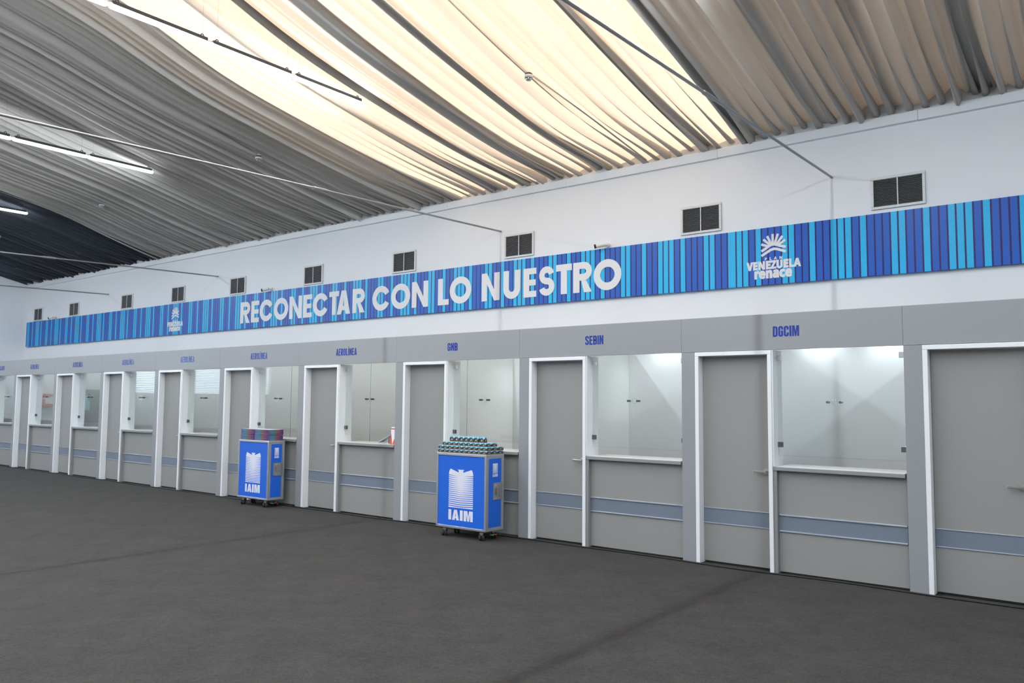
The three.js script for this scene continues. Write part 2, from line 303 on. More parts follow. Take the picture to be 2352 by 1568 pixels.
for (const [i, text, label] of booths) {
  const b = thing('service_booth', label, 'booth', [seamX(i), 0, 0], 'service booths in a row');
  box('header', 0.0015, PITCH - 0.0015, 2.097, 2.44, -0.05, 0, M.grey, b);
  if (text) { const t = mesh('name_lettering', narrowWord(text, 0.10, text === 'AEROLÍNEA' ? 0.442 : text === 'DGCIM' ? 0.247 : text === 'SEBIN' ? 0.236 : text === 'GNB' ? 0.17 : 0, 0.001), M.vinyl, b); t.position.set(i === 5 ? 1.02 : i === 6 ? 1.04 : 1.075, 2.218, 0.0005); t.userData.label = 'blue lettering reading ' + text; }
  const pil = box('pillar', 0.001, 0.149, 0.006, 2.094, -0.30, 0, M.grey, b);
  box('joint', 0.0001, 0.0014, 2.1, 2.439, -0.04, -0.001, M.joint, b);
  // door and its white frame
  const fr = new THREE.Group(); fr.name = 'door_frame'; b.add(fr);
  box('jamb', 0.15, 0.19, 0.002, 2.052, -0.14, 0.012, M.frame, fr, 0.004); box('jamb', 0.893, 0.932, 0.002, 2.052, -0.14, 0.012, M.frame, fr, 0.004); box('lintel', 0.15, 0.932, 2.052, 2.092, -0.14, 0.012, M.frame, fr, 0.004);
  box('door_stop', 0.19, 0.202, 0.002, 2.052, -0.16, -0.132, M.frame, fr); 
  const dr = box('door', 0.1925, 0.8905, 0.022, 2.049, -0.13, -0.09, M.greyDoor, b);
  const cx = (0.1925 + 0.8905) / 2, cy = (0.022 + 2.049) / 2, cz = -0.11, sub = (name, x0, x1, y0, y1, z0, z1, m, r) => { const o = box(name, x0, x1, y0, y1, z0, z1, m, dr, r); o.position.sub(new THREE.Vector3(cx, cy, cz)); return o; };
  sub('kick_band', 0.1925, 0.8905, 0.398, 0.538, -0.0905, -0.088, M.band);
  for (const y of [0.394, 0.542]) { const o = mesh('band_rail', railGeo(0.697), M.rail, dr); o.position.set(0, y - cy, -0.087 - cz); o.scale.set(1, 0.7, 0.6); }
  sub('handle_plate', 0.812, 0.862, 0.905, 0.957, -0.09, -0.078, M.steel, 0.002);
  sub('handle_neck', 0.828, 0.846, 0.922, 0.94, -0.078, -0.04, M.steel, 0.003);
  sub('handle_lever', 0.728, 0.85, 0.92, 0.942, -0.052, -0.036, M.steel, 0.004);
  sub('dark_gap_strip', 0.20, 0.883, 0.006, 0.024, -0.12, -0.1, M.black);  // black strip painted in for the dark gap under the door
  // counter
  box('side_panel', 0.934, 0.966, 0.006, 0.954, -0.30, -0.002, M.counter, b);
  box('window_liner', 0.9325, 0.945, 0.993, 2.094, -0.24, 0.0, M.frame, b);
  const ct = box('counter', 0.934, 2.076, 0.955, 0.990, -0.43, 0.004, M.counter, b, 0.003);
  { const o = box('counter_top', 0.946, 2.076, 0.9901, 0.9925, -0.43, -0.003, M.counterTop, ct); o.position.sub(ct.position); }
  const lp = box('front_panel', 0.967, 2.079, 0.02, 0.954, -0.085, -0.05, M.greyDoor, b);
  const lsub = (o) => { lp.add(o); o.position.sub(lp.position); };
  lsub(box('kick_band', 0.968, 2.078, 0.398, 0.534, -0.0505, -0.047, M.band, b));
  for (const y of [0.392, 0.540]) { const o = mesh('band_rail', railGeo(1.11), M.rail, b); o.position.set(1.523, y, -0.045); lsub(o); }
  // glass with clamps and speech disc
  const gl = box('glass_pane', 0.948, 2.072, 1.088, 2.094, -0.124, -0.116, M.glass, b);
  const gsub = (o, x, y, z) => { gl.add(o); o.position.set(x, y, z).sub(gl.position); return o; };
  for (const [x, y] of [[0.967, 1.195], [0.967, 2.02], [2.052, 1.195], [2.052, 2.02]]) { const c = mesh('glass_clamp', boxGeo(0.045, 0.05, 0.03, 0.003), y < 1.5 ? M.chromePaintedDark : M.chrome, b); gsub(c, x, y, -0.12); }  // lower clamps: dark floor reflection painted into the chrome
  gsub(mesh('speech_disc', discGeo, M.glass, b), 1.478, 1.6, -0.075); gsub(mesh('speech_hole_rim', ringGeo, M.chrome, b), 1.478, 1.6, -0.115);
  for (const s of [-1, 1]) gsub(mesh('disc_bolt', boltGeo, M.chromePaintedDark, b), 1.478 + 0.057 * s, 1.6, -0.095);
  if (i >= 5 && i <= 7) for (const x of [0.66, 1.42]) { // small wall lamps behind the header, their pools show on the rear wall
    const wl = new THREE.Group(); wl.name = 'wall_lamp'; wl.position.set(x, 2.52, -2.42); b.add(wl);
    box('lamp_body', -0.03, 0.03, 0, 0.07, -0.078, 0.03, M.plastic, wl, 0.006); const gl = box('lamp_lens', -0.022, 0.022, -0.004, 0.0, -0.022, 0.022, spotGlow, wl);
    const sp = new THREE.SpotLight(LED_COLOR, 1.5, 0, 1.15, 0.6); sp.position.set(0, -0.012, 0); sp.target.position.set(0, -1, 0.05); sp.castShadow = true; wl.add(sp, sp.target);
  }
  // side partition to the white rear wall
  for (const [k, z0, z1] of [[0, -1.395, -0.302], [1, -2.498, -1.405]]) box('partition_panel', 0.001, 0.055, 0.01, 2.40, z0, z1, M.partition, b);
  box('partition_joint', 0.006, 0.05, 0.01, 2.395, -1.404, -1.396, M.joint, b);
  if (i === 8) for (const [z0, z1] of [[-1.395, -0.302], [-2.498, -1.405]]) box('partition_panel', PITCH - 0.054, PITCH, 0.01, 2.40, z0, z1, M.partition, b);
}
// black cable lying along the foot of the booths
{
  const pts = []; for (let x = -20.8; x <= 4.4; x += 0.35) pts.push(new THREE.Vector3(x, 0.008, 0.035 + 0.03 * Math.sin(x * 3.0) * Math.sin(x * 0.7 + 1)));
  tag(mesh('floor_cable', new THREE.TubeGeometry(new THREE.CatmullRomCurve3(pts), 400, 0.008, 6), M.black), 'thin black cable lying on the carpet along the booths', 'cable');
}
// orange and white leaflet and tilted grey stand on one counter
{
  const x = seamX(4);
  const l = thing('leaflet_stand', 'orange and white leaflet standing on a booth counter', 'leaflet', [x + 2.02, 0.9925, -0.06]);
  const c = document.createElement('canvas'); c.width = 128; c.height = 256; const g = c.getContext('2d');
  g.fillStyle = '#dfe3ee'; g.fillRect(0, 0, 128, 256); g.fillStyle = '#c23a22'; g.fillRect(0, 20, 128, 16);
  g.fillStyle = '#e0552c'; g.beginPath(); g.moveTo(0, 70); g.lineTo(40, 190); g.lineTo(52, 256); g.lineTo(0, 256); g.fill(); g.beginPath(); g.moveTo(52, 256); g.lineTo(90, 180); g.lineTo(128, 150); g.lineTo(128, 256); g.fill();
  g.fillStyle = '#4a4450'; g.fillRect(96, 100, 14, 60);
  const t = new THREE.CanvasTexture(c); t.colorSpace = THREE.SRGBColorSpace;
  const a = mesh('leaflet_panel', boxGeo(0.10, 0.235, 0.004), mat(lin(1, 1, 1), 0.5, { map: t }), l); a.position.set(0, 0.118, 0.014); a.rotation.x = -0.1;
  const bk = mesh('leaflet_panel', boxGeo(0.10, 0.235, 0.004), M.plastic, l); bk.position.set(0, 0.118, -0.014); bk.rotation.x = 0.1;
  const s = thing('tilted_stand', 'small grey tilted stand on the counter beside the orange leaflet', 'stand', [x + 1.66, 0.9927, -0.28]);
  const foot = mesh('foot', boxGeo(0.14, 0.01, 0.1, 0.004), M.alu, s); foot.position.set(0, 0.005, 0);
  const arm = mesh('arm', boxGeo(0.26, 0.012, 0.09, 0.004), M.alu, s); arm.position.set(-0.02, 0.06, 0); arm.rotation.z = 0.42;
  const post = mesh('post', boxGeo(0.012, 0.07, 0.05), M.alu, s); post.position.set(0.03, 0.042, 0);
}

// ---------------------------------------------------------------- banner on the rear wall
{
  const x0 = -22.62, x1 = 6.2, y0 = 3.095, y1 = 3.83, zf = D + 0.06, U = 0.08513;
  const ban = thing('banner', 'long striped blue banner reading RECONECTAR CON LO NUESTRO on the white wall', 'banner', [0, 0, 0]);
  const seq = 'CCCBCBBBCCBBCBB', col = { C: [0.014, 0.44, 0.80], B: [0.010, 0.105, 0.50], D: [0.022, 0.008, 0.11] };
  const strip = (a, b, colour, arrays) => {
    const [P, Nn, C, I] = arrays, base = P.length / 3;
    const q = [[a, y0, zf], [b, y0, zf], [b, y1, zf], [a, y1, zf]];
    for (const v of q) { P.push(...v); Nn.push(0, 0, 1); C.push(...colour); }
    for (const v of [[a, y0, D + 0.002], [b, y0, D + 0.002], [b, y0, zf], [a, y0, zf]]) { P.push(...v); Nn.push(0, -1, 0); C.push(...colour); }
    for (const v of [[a, y1, zf], [b, y1, zf], [b, y1, D + 0.002], [a, y1, D + 0.002]]) { P.push(...v); Nn.push(0, 1, 0); C.push(...colour); }
    for (const o of [0, 4, 8]) I.push(base + o, base + o + 1, base + o + 2, base + o, base + o + 2, base + o + 3);
  };
  const bm = mat(lin(1, 1, 1), 0.36, { vertexColors: true, specularIntensity: 0.6 });
  const edges = [x0, -17.3, -11.62, -6.0, -0.475, 6.2];
  for (let k = 0; k + 1 < edges.length; k++) {
    const A = [[], [], [], []], off = k === 4 ? 0 : k === 3 ? 3 : 0, start = k === 4 ? -0.475 : k === 3 ? -1.531 : -1.531;
    let n = Math.floor((edges[k] - start) / U) - 1;
    for (;; n++) {
      const a = start + n * U, b = a + U; if (a >= edges[k + 1]) break; if (b <= edges[k]) continue;
      const ch = seq[((n % 15) + 15) % 15], cl = (v) => Math.min(edges[k + 1] - 0.001, Math.max(edges[k], v));
      if (cl(a + U * 0.78) > cl(a)) strip(cl(a), cl(a + U * 0.78), col[ch], A);
      if (cl(b) > cl(a + U * 0.78)) strip(cl(a + U * 0.78), cl(b), col.D, A);
    }
    for (const [xe, nx] of [[edges[k], -1], [edges[k + 1] - 0.001, 1]]) {
      const base = A[0].length / 3; for (const v of [[xe, y0, D + 0.002], [xe, y0, zf], [xe, y1, zf], [xe, y1, D + 0.002]]) { A[0].push(...v); A[1].push(nx, 0, 0); A[2].push(...col.B); }
      if (nx < 0) A[3].push(base, base + 1, base + 2, base, base + 2, base + 3); else A[3].push(base, base + 2, base + 1, base, base + 3, base + 2);
    }
    const g = new THREE.BufferGeometry(); g.setAttribute('position', new THREE.Float32BufferAttribute(A[0], 3)); g.setAttribute('normal', new THREE.Float32BufferAttribute(A[1], 3)); g.setAttribute('color', new THREE.Float32BufferAttribute(A[2], 3)); g.setIndex(A[3]);
    mesh('banner_panel', g, bm, ban);
  }
  // the slogan, geometric capitals cut from thin board
  const H = 0.455, S = 0.112, yb = 3.212;
  const ring = (w, h, s, a0, a1) => { // elliptical ring or arc
    const n = 40, o = arc(w / 2, h / 2, w / 2, h / 2, a0, a1, n), q = arc(w / 2, h / 2, w / 2 - s, h / 2 - s, a0, a1, n);
    if (a1 - a0 >= 360) { const sp = poly(o.slice(0, n)); sp.holes.push(new THREE.Path(q.slice(0, n).map((p) => V2(...p)))); return sp; }
    return poly([...o, ...q.reverse()]);
  };
  const big = {
    O: (w) => [ring(w, H, S, 0, 360)], C: (w) => [ring(w, H, S, 27, 333)],
    E: (w) => [poly([[0, 0], [0, H], [w, H], [w, H - 0.095], [S, H - 0.095], [S, H / 2 + 0.046], [w * 0.95, H / 2 + 0.046], [w * 0.95, H / 2 - 0.046], [S, H / 2 - 0.046], [S, 0.095], [w, 0.095], [w, 0]])],
    N: (w) => [poly([[0, 0], [0, H], [S * 0.98, H], [w - S, 0.175], [w - S, H], [w, H], [w, 0], [w - S * 0.98, 0], [S, H - 0.175], [S, 0]])],
    L: (w) => [poly([[0, 0], [0, H], [S, H], [S, 0.095], [w, 0.095], [w, 0]])],
    T: (w) => [poly([[(w - S) / 2, 0], [(w - S) / 2, H - 0.1], [0, H - 0.1], [0, H], [w, H], [w, H - 0.1], [(w + S) / 2, H - 0.1], [(w + S) / 2, 0]])],
    A: (w) => { const s = poly([[0, 0], [w / 2 - 0.065, H], [w / 2 + 0.065, H], [w, 0], [w - 0.118, 0], [w - 0.145, 0.075], [0.145, 0.075], [0.118, 0]]); s.holes.push(new THREE.Path([V2(0.172, 0.155), V2(w - 0.172, 0.155), V2(w / 2, H - 0.125)])); return [s]; },
    U: (w) => [ribbon([[S / 2, H], ...arc(w / 2, w / 2, (w - S) / 2, w / 2 - S / 2, 180, 360, 20), [w - S / 2, H]], S)],
    S: (w) => { const rx = (w - S) / 2, r = (H - 0.1) / 4; return [ribbon([...arc(w / 2, H - 0.05 - r, rx * 0.95, r, 12, 90, 8), ...arc(w / 2, H - 0.05 - r, rx * 0.95, r, 100, 265, 14), ...arc(w / 2, 0.05 + r, rx, r, 85, -90, 14), ...arc(w / 2, 0.05 + r, rx, r, -100, -165, 6)], 0.1)]; },
    R: (w) => { const r = 0.088, t = H - 0.05, m = H - 0.05 - 2 * r, cx = w - 0.055 - r; return [poly([[0, 0], [0, H], [S, H], [S, 0]]), ribbon([[S, t], ...arc(cx, t - r, r * 1.05, r, 90, -90, 14), [S, m]], 0.1), poly([[S + 0.03, m - 0.05], [S + 0.115, m - 0.045], [w, 0], [w - 0.135, 0]])]; },
  };
  const word = [['R', -11.535, -11.185], ['E', -11.145, -10.867], ['C', -10.84, -10.377], ['O', -10.347, -9.868], ['N', -9.831, -9.427], ['E', -9.384, -9.113], ['C', -9.078, -8.616], ['T', -8.59, -8.305], ['A', -8.354, -7.977], ['R', -7.914, -7.574],
    ['C', -7.364, -6.9], ['O', -6.869, -6.39], ['N', -6.345, -5.951], ['L', -5.717, -5.467], ['O', -5.445, -4.966], ['N', -4.74, -4.365], ['U', -4.286, -3.946], ['E', -3.88, -3.633], ['S', -3.587, -3.283], ['T', -3.258, -2.972], ['R', -2.946, -2.617], ['O', -2.585, -2.117]];
  for (const [ch, a, b] of word) { const o = mesh('letter', extrude(big[ch](b - a), 0.006), M.letter, ban); o.position.set(a, yb, zf + 0.0005); }
  // the plan emblem with its lettering, twice
  const font = await new FontLoader().loadAsync('fonts/droid/droid_sans_bold.typeface.json');
  const txt = (s, size, w, bevel) => { const g = new TextGeometry(s, { font, size, depth: 0.003, curveSegments: 5, bevelEnabled: true, bevelSize: bevel, bevelThickness: 0.001, bevelSegments: 1 }); g.computeBoundingBox(); const q = g.boundingBox; g.translate(-(q.min.x + q.max.x) / 2, -q.min.y, 0); g.scale(w / (q.max.x - q.min.x), 1, 1); return g; };
  const rays = [];
  for (const [x, y, X, Y] of [[-0.15, 0.435, -0.055, 0.40], [-0.122, 0.497, -0.045, 0.425], [-0.072, 0.535, -0.025, 0.43], [-0.002, 0.555, -0.002, 0.43], [0.066, 0.55, 0.025, 0.43], [0.124, 0.515, 0.05, 0.42], [0.158, 0.462, 0.075, 0.41]]) rays.push(ribbon([[x, y], [X, Y]], 0.03));
  rays.push(ribbon([[-0.15, 0.345], ...[[-0.09, 0.378], [-0.05, 0.405], [-0.02, 0.418], [0.015, 0.42], [0.05, 0.41], [0.09, 0.393]], [0.163, 0.373]], 0.032), ribbon([[-0.15, 0.285], [-0.07, 0.33], [-0.03, 0.352], [0.015, 0.362], [0.05, 0.356], [0.163, 0.313]], 0.032));
  const emb = mergeGeometries(rays.map((r, k) => extrude([r], 0.003 + k * 0.00012)));
  const plan = txt('P  L  A  N', 0.036, 0.225, 0.001), ven = txt('VENEZUELA', 0.098, 0.70, 0.006), ren = txt('renace', 0.118, 0.485, 0.008);
  for (const x of [0.09, -14.2]) {
    const lg = new THREE.Group(); lg.name = 'plan_emblem'; lg.position.set(x, 3.185, zf + 0.001); ban.add(lg); lg.userData.label = 'pale sunburst emblem above the words PLAN VENEZUELA renace';
    mesh('sunburst', emb, M.letter, lg); mesh('plan_lettering', plan, M.letter, lg).position.set(0.005, 0.222, 0); mesh('country_lettering', ven, M.letter, lg).position.set(0, 0.105, 0); mesh('renace_lettering', ren, M.letter, lg).position.set(-0.005, -0.012, 0);
  }
}

// ---------------------------------------------------------------- vents, cameras, tie rods, lamps, detectors
{
  const vx = [1.555, -0.912, -4.02, -6.614, -9.17, -11.76, -14.2, -16.65, -19.63, -21.96];
  const where = ['beside the end of the rod over the DGCIM booth', 'above the emblem on the banner', 'above the word NUESTRO', 'above the word CON', 'above the word RECONECTAR', 'beside the start of the slogan', 'above the banner emblem near the end wall', 'between two rod ends near the end wall', 'second from the end wall', 'nearest the corner with the end wall'];
  vx.forEach((x, k) => {
    const v = thing('wall_vent', 'white framed air grille, dark louvres, ' + where[k], 'vent', [x, 4.08 - 0.004 * k, D], 'air grilles above the banner'), w = 0.295, h = 0.193, f = 0.032;
    box('backing', -w + 0.01, w - 0.01, -h + 0.01, h - 0.01, 0.0005, 0.002, M.black, v);  // black plate stands in for the shaded hollow behind the louvres
    box('frame_rail', -w, w, h - f, h, 0.0025, 0.022, M.ventWhite, v, 0.004); box('frame_rail', -w, w, -h, -h + f, 0.0025, 0.022, M.ventWhite, v, 0.004);
    box('frame_stile', -w, -w + f, -h + f, h - f, 0.0025, 0.022, M.ventWhite, v, 0.004); box('frame_stile', w - f, w, -h + f, h - f, 0.0025, 0.022, M.ventWhite, v, 0.004);
    box('mullion', -0.006, 0.006, -h + f, h - f, 0.012, 0.02, M.ventWhite, v);
    for (let s = 0; s < 18; s++) { const o = box('louvre', -w + f, w - f, -0.0011, 0.0011, -0.006, 0.006, M.alu, v); o.position.set(0, -h + f + 0.012 + s * 0.0178, 0.0095); o.rotation.x = 0.5; }
    for (const s of [-1, 1]) { const o = mesh('screw', cache.get('screw') || (cache.set('screw', new THREE.CylinderGeometry(0.004, 0.004, 0.002, 8).rotateX(Math.PI / 2)), cache.get('screw')), M.galvanised, v); o.position.set(s * (w - f / 2), 0, 0.0225); }
  });
  [[-2.42, 'above the word NUESTRO'], [-10.56, 'above the word RECONECTAR'], [-20.77, 'near the corner with the end wall']].forEach(([x, w], k) => {
    const c = thing('security_camera', 'small white wall camera with black front ' + w, 'camera', [x, 3.885, D], 'wall cameras');
    const p = mesh('wall_plate', new THREE.CylinderGeometry(0.035, 0.035, 0.03, 16).rotateX(Math.PI / 2), M.plastic, c); p.position.set(0.04, 0, 0.015);
    rod('arm', [0.04, 0, 0.03], [0.02, -0.01, 0.09], 0.012, M.plastic, c);
    const body = rod('camera_body', [0.05, 0.0, 0.09], [-0.07, -0.025, 0.15], 0.03, M.plastic, c, 16); const lens = rod('lens_front', [-0.072, -0.026, 0.151], [-0.095, -0.031, 0.163], 0.032, M.black, c, 16);
  });
  // tie rods
  const rods = [[0.81, 4.368, 1.09, 'over the DGCIM booth, dark against the bright cloth'], [-4.40, 4.343, 1.17, 'ending beside the word NUESTRO'], [-12.54, 4.333, 1.06, 'ending between two grilles near the slogan start'], [-17.67, 4.317, 2.0, 'ending nearest the end wall']];
  for (const [x, y, zc, w] of rods) {
    const t = thing('tie_rod', 'long galvanised steel tie rod ' + w, 'tie rod', [x, 0, 0], 'tie rods across the hall'), yc = y - 0.27, Y = (z) => y + (yc - y) * (z - D) / (RIDGE - D);
    rod('bar', [0, y, D + 0.005], [0, yc, RIDGE], 0.014, M.galvanised, t); rod('bar', [0, yc, RIDGE], [0, y, ZF - 0.005], 0.014, M.galvanised, t);
    rod('coupler', [0, Y(zc - 0.11), zc - 0.11], [0, Y(zc + 0.11), zc + 0.11], 0.021, M.galvanised, t, 12);
    rod('end_nut', [0, y, D + 0.002], [0, y - 0.001, D + 0.03], 0.017, M.galvanised, t, 6); rod('centre_coupler', [0, yc, RIDGE - 0.1], [0, yc, RIDGE + 0.1], 0.021, M.galvanised, t, 12);
  }
  // linear lamps
  const glow = mat(lin(0.9, 0.9, 0.9), 0.5, { emissive: LED_COLOR.clone(), emissiveIntensity: 4.5 });
  const hookG = new THREE.TorusGeometry(0.016, 0.006, 6, 14).rotateY(Math.PI / 2), MOD = 1.13;
  const modG = boxGeo(0.06, 0.042, MOD - 0.075, 0.004), tubeG = new THREE.CapsuleGeometry(0.034, MOD - 0.075, 4, 12).rotateX(Math.PI / 2), linkG = boxGeo(0.03, 0.022, 0.075, 0.003);
  const near = ['beside the rod ending nearest the corner', 'over the dark cloth', 'over the grey cloth', 'crossing the bright cream cloth', 'over the DGCIM booth', 'beyond the nameless booth'];
  LED_X.forEach((x, k) => {
    const t = thing('linear_lamp', 'long row of glowing linear lamps on wires ' + near[k], 'lamp', [x, LED_Y, LED_Z0], 'linear lamp rows');
    const n = Math.round((LED_Z1 - LED_Z0) / MOD);
    for (let i = 0; i < n; i++) {
      const z = MOD * (i + 0.5);
      mesh('housing', modG, M.lampBody, t).position.set(0, 0.024, z); const gl = mesh('lamp_diffuser', tubeG, glow, t); gl.position.set(0, -0.012, z); gl.scale.set(1, 0.9, 1);
      if (i) mesh('link', linkG, M.plastic, t).position.set(0, 0.016, MOD * i);
      for (const s of [0.09, MOD - 0.09]) {
        const zz = MOD * i + s; mesh('hook', hookG, M.lampBody, t).position.set(0, 0.058, zz);
        rod('wire', [0, 0.07, zz], [0, ceilY(LED_Z0 + zz) - LED_Y + 0.02, zz], 0.0012, M.galvanised, t, 5);
      }
    }
  });
  // smoke detectors on their conduit
  [[-2.0, 'under the bright cream cloth'], [-7.5, 'under the grey cloth beside the bright bay'], [-12.88, 'under the grey cloth beside the dark bay'], [-18.16, 'under the dark cloth']].forEach(([x, w], k) => {
    const z = -0.02, y = ceilY(z) - 0.03, t = thing('smoke_detector', 'round white smoke detector hanging ' + w, 'detector', [x, y, z], 'smoke detectors');
    const lat = (name, p, m) => mesh(name, new THREE.LatheGeometry(p.map((q) => V2(...q)), 24), m, t);
    lat('socket', [[0, 0.03], [0.028, 0.03], [0.034, 0.0], [0.036, -0.02], [0, -0.02]], M.plastic); lat('gap_ring', [[0.035, -0.02], [0.046, -0.022], [0.046, -0.034], [0.03, -0.034]], M.black);
    lat('detector_body', [[0, -0.034], [0.05, -0.036], [0.054, -0.05], [0.053, -0.068], [0.044, -0.074], [0, -0.074]], M.plastic);
    lat('sensor_chamber', [[0.036, -0.074], [0.038, -0.09], [0.028, -0.103], [0, -0.106]], M.alu);
    for (let a = 0; a < 6; a++) { const o = mesh('sensor_slot', boxGeo(0.018, 0.01, 0.004), M.black, t); o.position.set(0.0375 * Math.sin(a * 1.047), -0.083, 0.0375 * Math.cos(a * 1.047)); o.rotation.y = a * 1.047; }
    const up = k ? 0.9 : 5.5; rod('conduit', [0, 0.01, 0.02], [0, 0.01 + SLOPE * up, up], 0.011, M.galvanised, t, 8);
    if (!k) rod('conduit', [0.02, 0.005, -0.02], [0.3, SLOPE * -2.4 + 0.03, -2.4], 0.011, M.galvanised, t, 8);
  });
}

// ---------------------------------------------------------------- carts and what they carry
function emblem(w, h, ctxScale) {
  const c = document.createElement('canvas'); c.width = w; c.height = h; const g = c.getContext('2d');
  g.fillStyle = '#1262d4'; g.fillRect(0, 0, w, h);
  return [c, g];
}
function drawEagle(g, x, y, w, h) { // emblem box: wings, striped body, letters below
  g.save(); g.translate(x, y); g.scale(w / 320, h / 720); g.fillStyle = '#dfe0ee';
  g.beginPath(); g.moveTo(0, 90); g.quadraticCurveTo(0, 30, 22, 0); g.lineTo(128, 46); g.quadraticCurveTo(136, 20, 112, 6); g.lineTo(208, 6); g.quadraticCurveTo(184, 20, 192, 46); g.lineTo(298, 0); g.quadraticCurveTo(320, 30, 320, 90);
  g.lineTo(320, 545); g.lineTo(0, 545); g.closePath(); g.fill();
  g.fillStyle = '#1262d4';
  for (let i = 0; i < 16; i++) {
    const yy = 84 + i * 28.6, gap = 11, r = Math.max(0, 44 - i * 6), mid = Math.max(0, Math.min(gap, (i - 6) * 1.4)), droop = 10;
    for (const s of [-1, 1]) { const X = 160 + s * 162; g.beginPath(); g.moveTo(X, yy); g.lineTo(X, yy + gap); g.lineTo(160 + s * r, yy + droop + gap * 0.5 + mid / 2); g.lineTo(160 + s * r, yy + droop + gap * 0.5 - mid / 2); g.closePath(); g.fill(); }
  }
  g.fillStyle = '#dfe0ee';
  const bar = (...p) => { g.beginPath(); p.forEach(([a, b], i) => i ? g.lineTo(a, b) : g.moveTo(a, b)); g.closePath(); g.fill(); };
  const T = 575, B = 720; // I A I M
  bar([0, T], [38, T], [38, B], [0, B]); bar([48, B], [76, T], [114, T], [142, B], [106, B], [102, B - 26], [88, B - 26], [84, B]); g.fillStyle = '#1262d4'; bar([90, B - 52], [100, B - 52], [95, T + 40]); g.fillStyle = '#dfe0ee';
  bar([152, T], [190, T], [190, B], [152, B]); bar([202, B], [202, T], [250, T], [261, T + 80], [272, T], [320, T], [320, B], [286, B], [286, T + 50], [273, B], [249, B], [236, T + 50], [236, B]);
  g.restore();
}
const [cf, gf] = emblem(768, 880); drawEagle(gf, 180, 165, 405, 690 * 0.93);
const [cs, gs] = emblem(256, 880); drawEagle(gs, 78, 60, 105, 175);
const tex = (c) => { const t = new THREE.CanvasTexture(c); t.colorSpace = THREE.SRGBColorSpace; t.anisotropy = 8; return t; };
const blueFront = mat(lin(1, 1, 1), 0.45, { map: tex(cf) }), blueSide = mat(lin(1, 1, 1), 0.45, { map: tex(cs) });
const planeGeo = (w, h) => new THREE.PlaneGeometry(w, h);
function cart(x, z, w, d, label) { // x, z: front left corner
  const c = thing('trolley', label, 'trolley', [x, 0, z - d], 'blue trolleys in front of the booths'), y0 = 0.105, y1 = 0.97, e = 0.028;
  box('body', e / 2, w - e / 2, y0 + 0.012, y1 - 0.012, e / 2, d - e / 2, M.alu, c);
  for (const X of [0, w - e]) for (const Z of [0, d - e]) box('corner_profile', X, X + e, y0, y1, Z, Z + e, M.alu, c, 0.006);
  for (const Y of [y0, y1 - e]) { box('edge_profile', e, w - e, Y, Y + e, d - e, d, M.alu, c, 0.005); box('edge_profile', e, w - e, Y, Y + e, 0, e, M.alu, c, 0.005); box('edge_profile', w - e, w, Y, Y + e, e, d - e, M.alu, c, 0.005); box('edge_profile', 0, e, Y, Y + e, e, d - e, M.alu, c, 0.005); }
  box('top_plate', 0.004, w - 0.004, y1 - 0.002, y1 + 0.006, 0.004, d - 0.004, M.alu, c, 0.003);
  const pw = w - 2 * e, ph = y1 - y0 - 2 * e;
  const f = mesh('front_panel', planeGeo(pw, ph), blueFront, c); f.position.set(w / 2, (y0 + y1) / 2, d - e / 2 + 0.006); f.userData.label = 'blue panel with a white striped bird emblem and the letters IAIM';
  const side = new THREE.Group(); side.name = 'end_door'; c.add(side);
  box('door_rim', w - e / 2, w - 0.004, y0 + e, y1 - e, e, d - e, M.alu, side);
  const s = mesh('door_panel', planeGeo(d - 2 * e - 0.05, ph - 0.03), blueSide, side); s.rotation.y = Math.PI / 2; s.position.set(w - 0.002, (y0 + y1) / 2, d / 2); s.userData.label = 'blue end door with a small white emblem';
  box('latch_plate', w - 0.004, w + 0.004, 0.455, 0.65, 0.035, 0.20, M.steel, side, 0.002); box('latch_frame', w + 0.004, w + 0.012, 0.475, 0.483, 0.085, 0.185, M.chrome, side); box('latch_frame', w + 0.004, w + 0.012, 0.622, 0.63, 0.085, 0.185, M.chrome, side); box('latch_frame', w + 0.004, w + 0.012, 0.483, 0.622, 0.085, 0.093, M.chrome, side);
  box('latch_lever', w + 0.004, w + 0.026, 0.52, 0.60, 0.13, 0.155, M.steel, side, 0.004);
  box('base_plate', 0.05, w - 0.05, y0 - 0.012, y0 + 0.002, 0.05, d - 0.05, M.rubber, c);
  for (const X of [0.10, w - 0.10]) for (const Z of [0.055, d - 0.055]) {
    const k = new THREE.Group(); k.name = 'caster'; k.position.set(X, 0, Z); c.add(k);
    box('fork', -0.022, 0.022, 0.055, 0.094, -0.024, 0.024, M.steel, k, 0.006);
    for (const s2 of [-1, 1]) { const wl = mesh('wheel', cache.get('wheel') || (cache.set('wheel', new THREE.CylinderGeometry(0.0375, 0.0375, 0.017, 20).rotateZ(Math.PI / 2)), cache.get('wheel')), M.rubber, k); wl.position.set(s2 * 0.019, 0.0375, 0.01); const hub = mesh('hub', cache.get('hub') || (cache.set('hub', new THREE.CylinderGeometry(0.017, 0.017, 0.022, 14).rotateZ(Math.PI / 2)), cache.get('hub')), M.alu, k); hub.position.copy(wl.position); }
    k.rotation.y = 0.5;
  }
  box('brake_pedal', w - 0.09, w - 0.02, 0.05, 0.062, 0.06, 0.11, M.rubber, c, 0.004); const rp = box('brake_pedal', w - 0.045, w + 0.0, 0.055, 0.066, 0.12, 0.155, mat(lin(0.5, 0.05, 0.03), 0.5), c, 0.004); rp.userData.label = 'small red pedal'; const gp = box('brake_pedal', w - 0.045, w + 0.0, 0.055, 0.066, 0.17, 0.205, mat(lin(0.03, 0.3, 0.12), 0.5), c, 0.004); gp.userData.label = 'small green pedal';
  return c;
}
cart(-2.96, 0.475, 0.77, 0.33, 'blue trolley with bird emblem carrying rows of small patterned cartons');
cart(-7.19, 0.372, 0.76, 0.29, 'blue trolley with bird emblem carrying stacks of purple books');
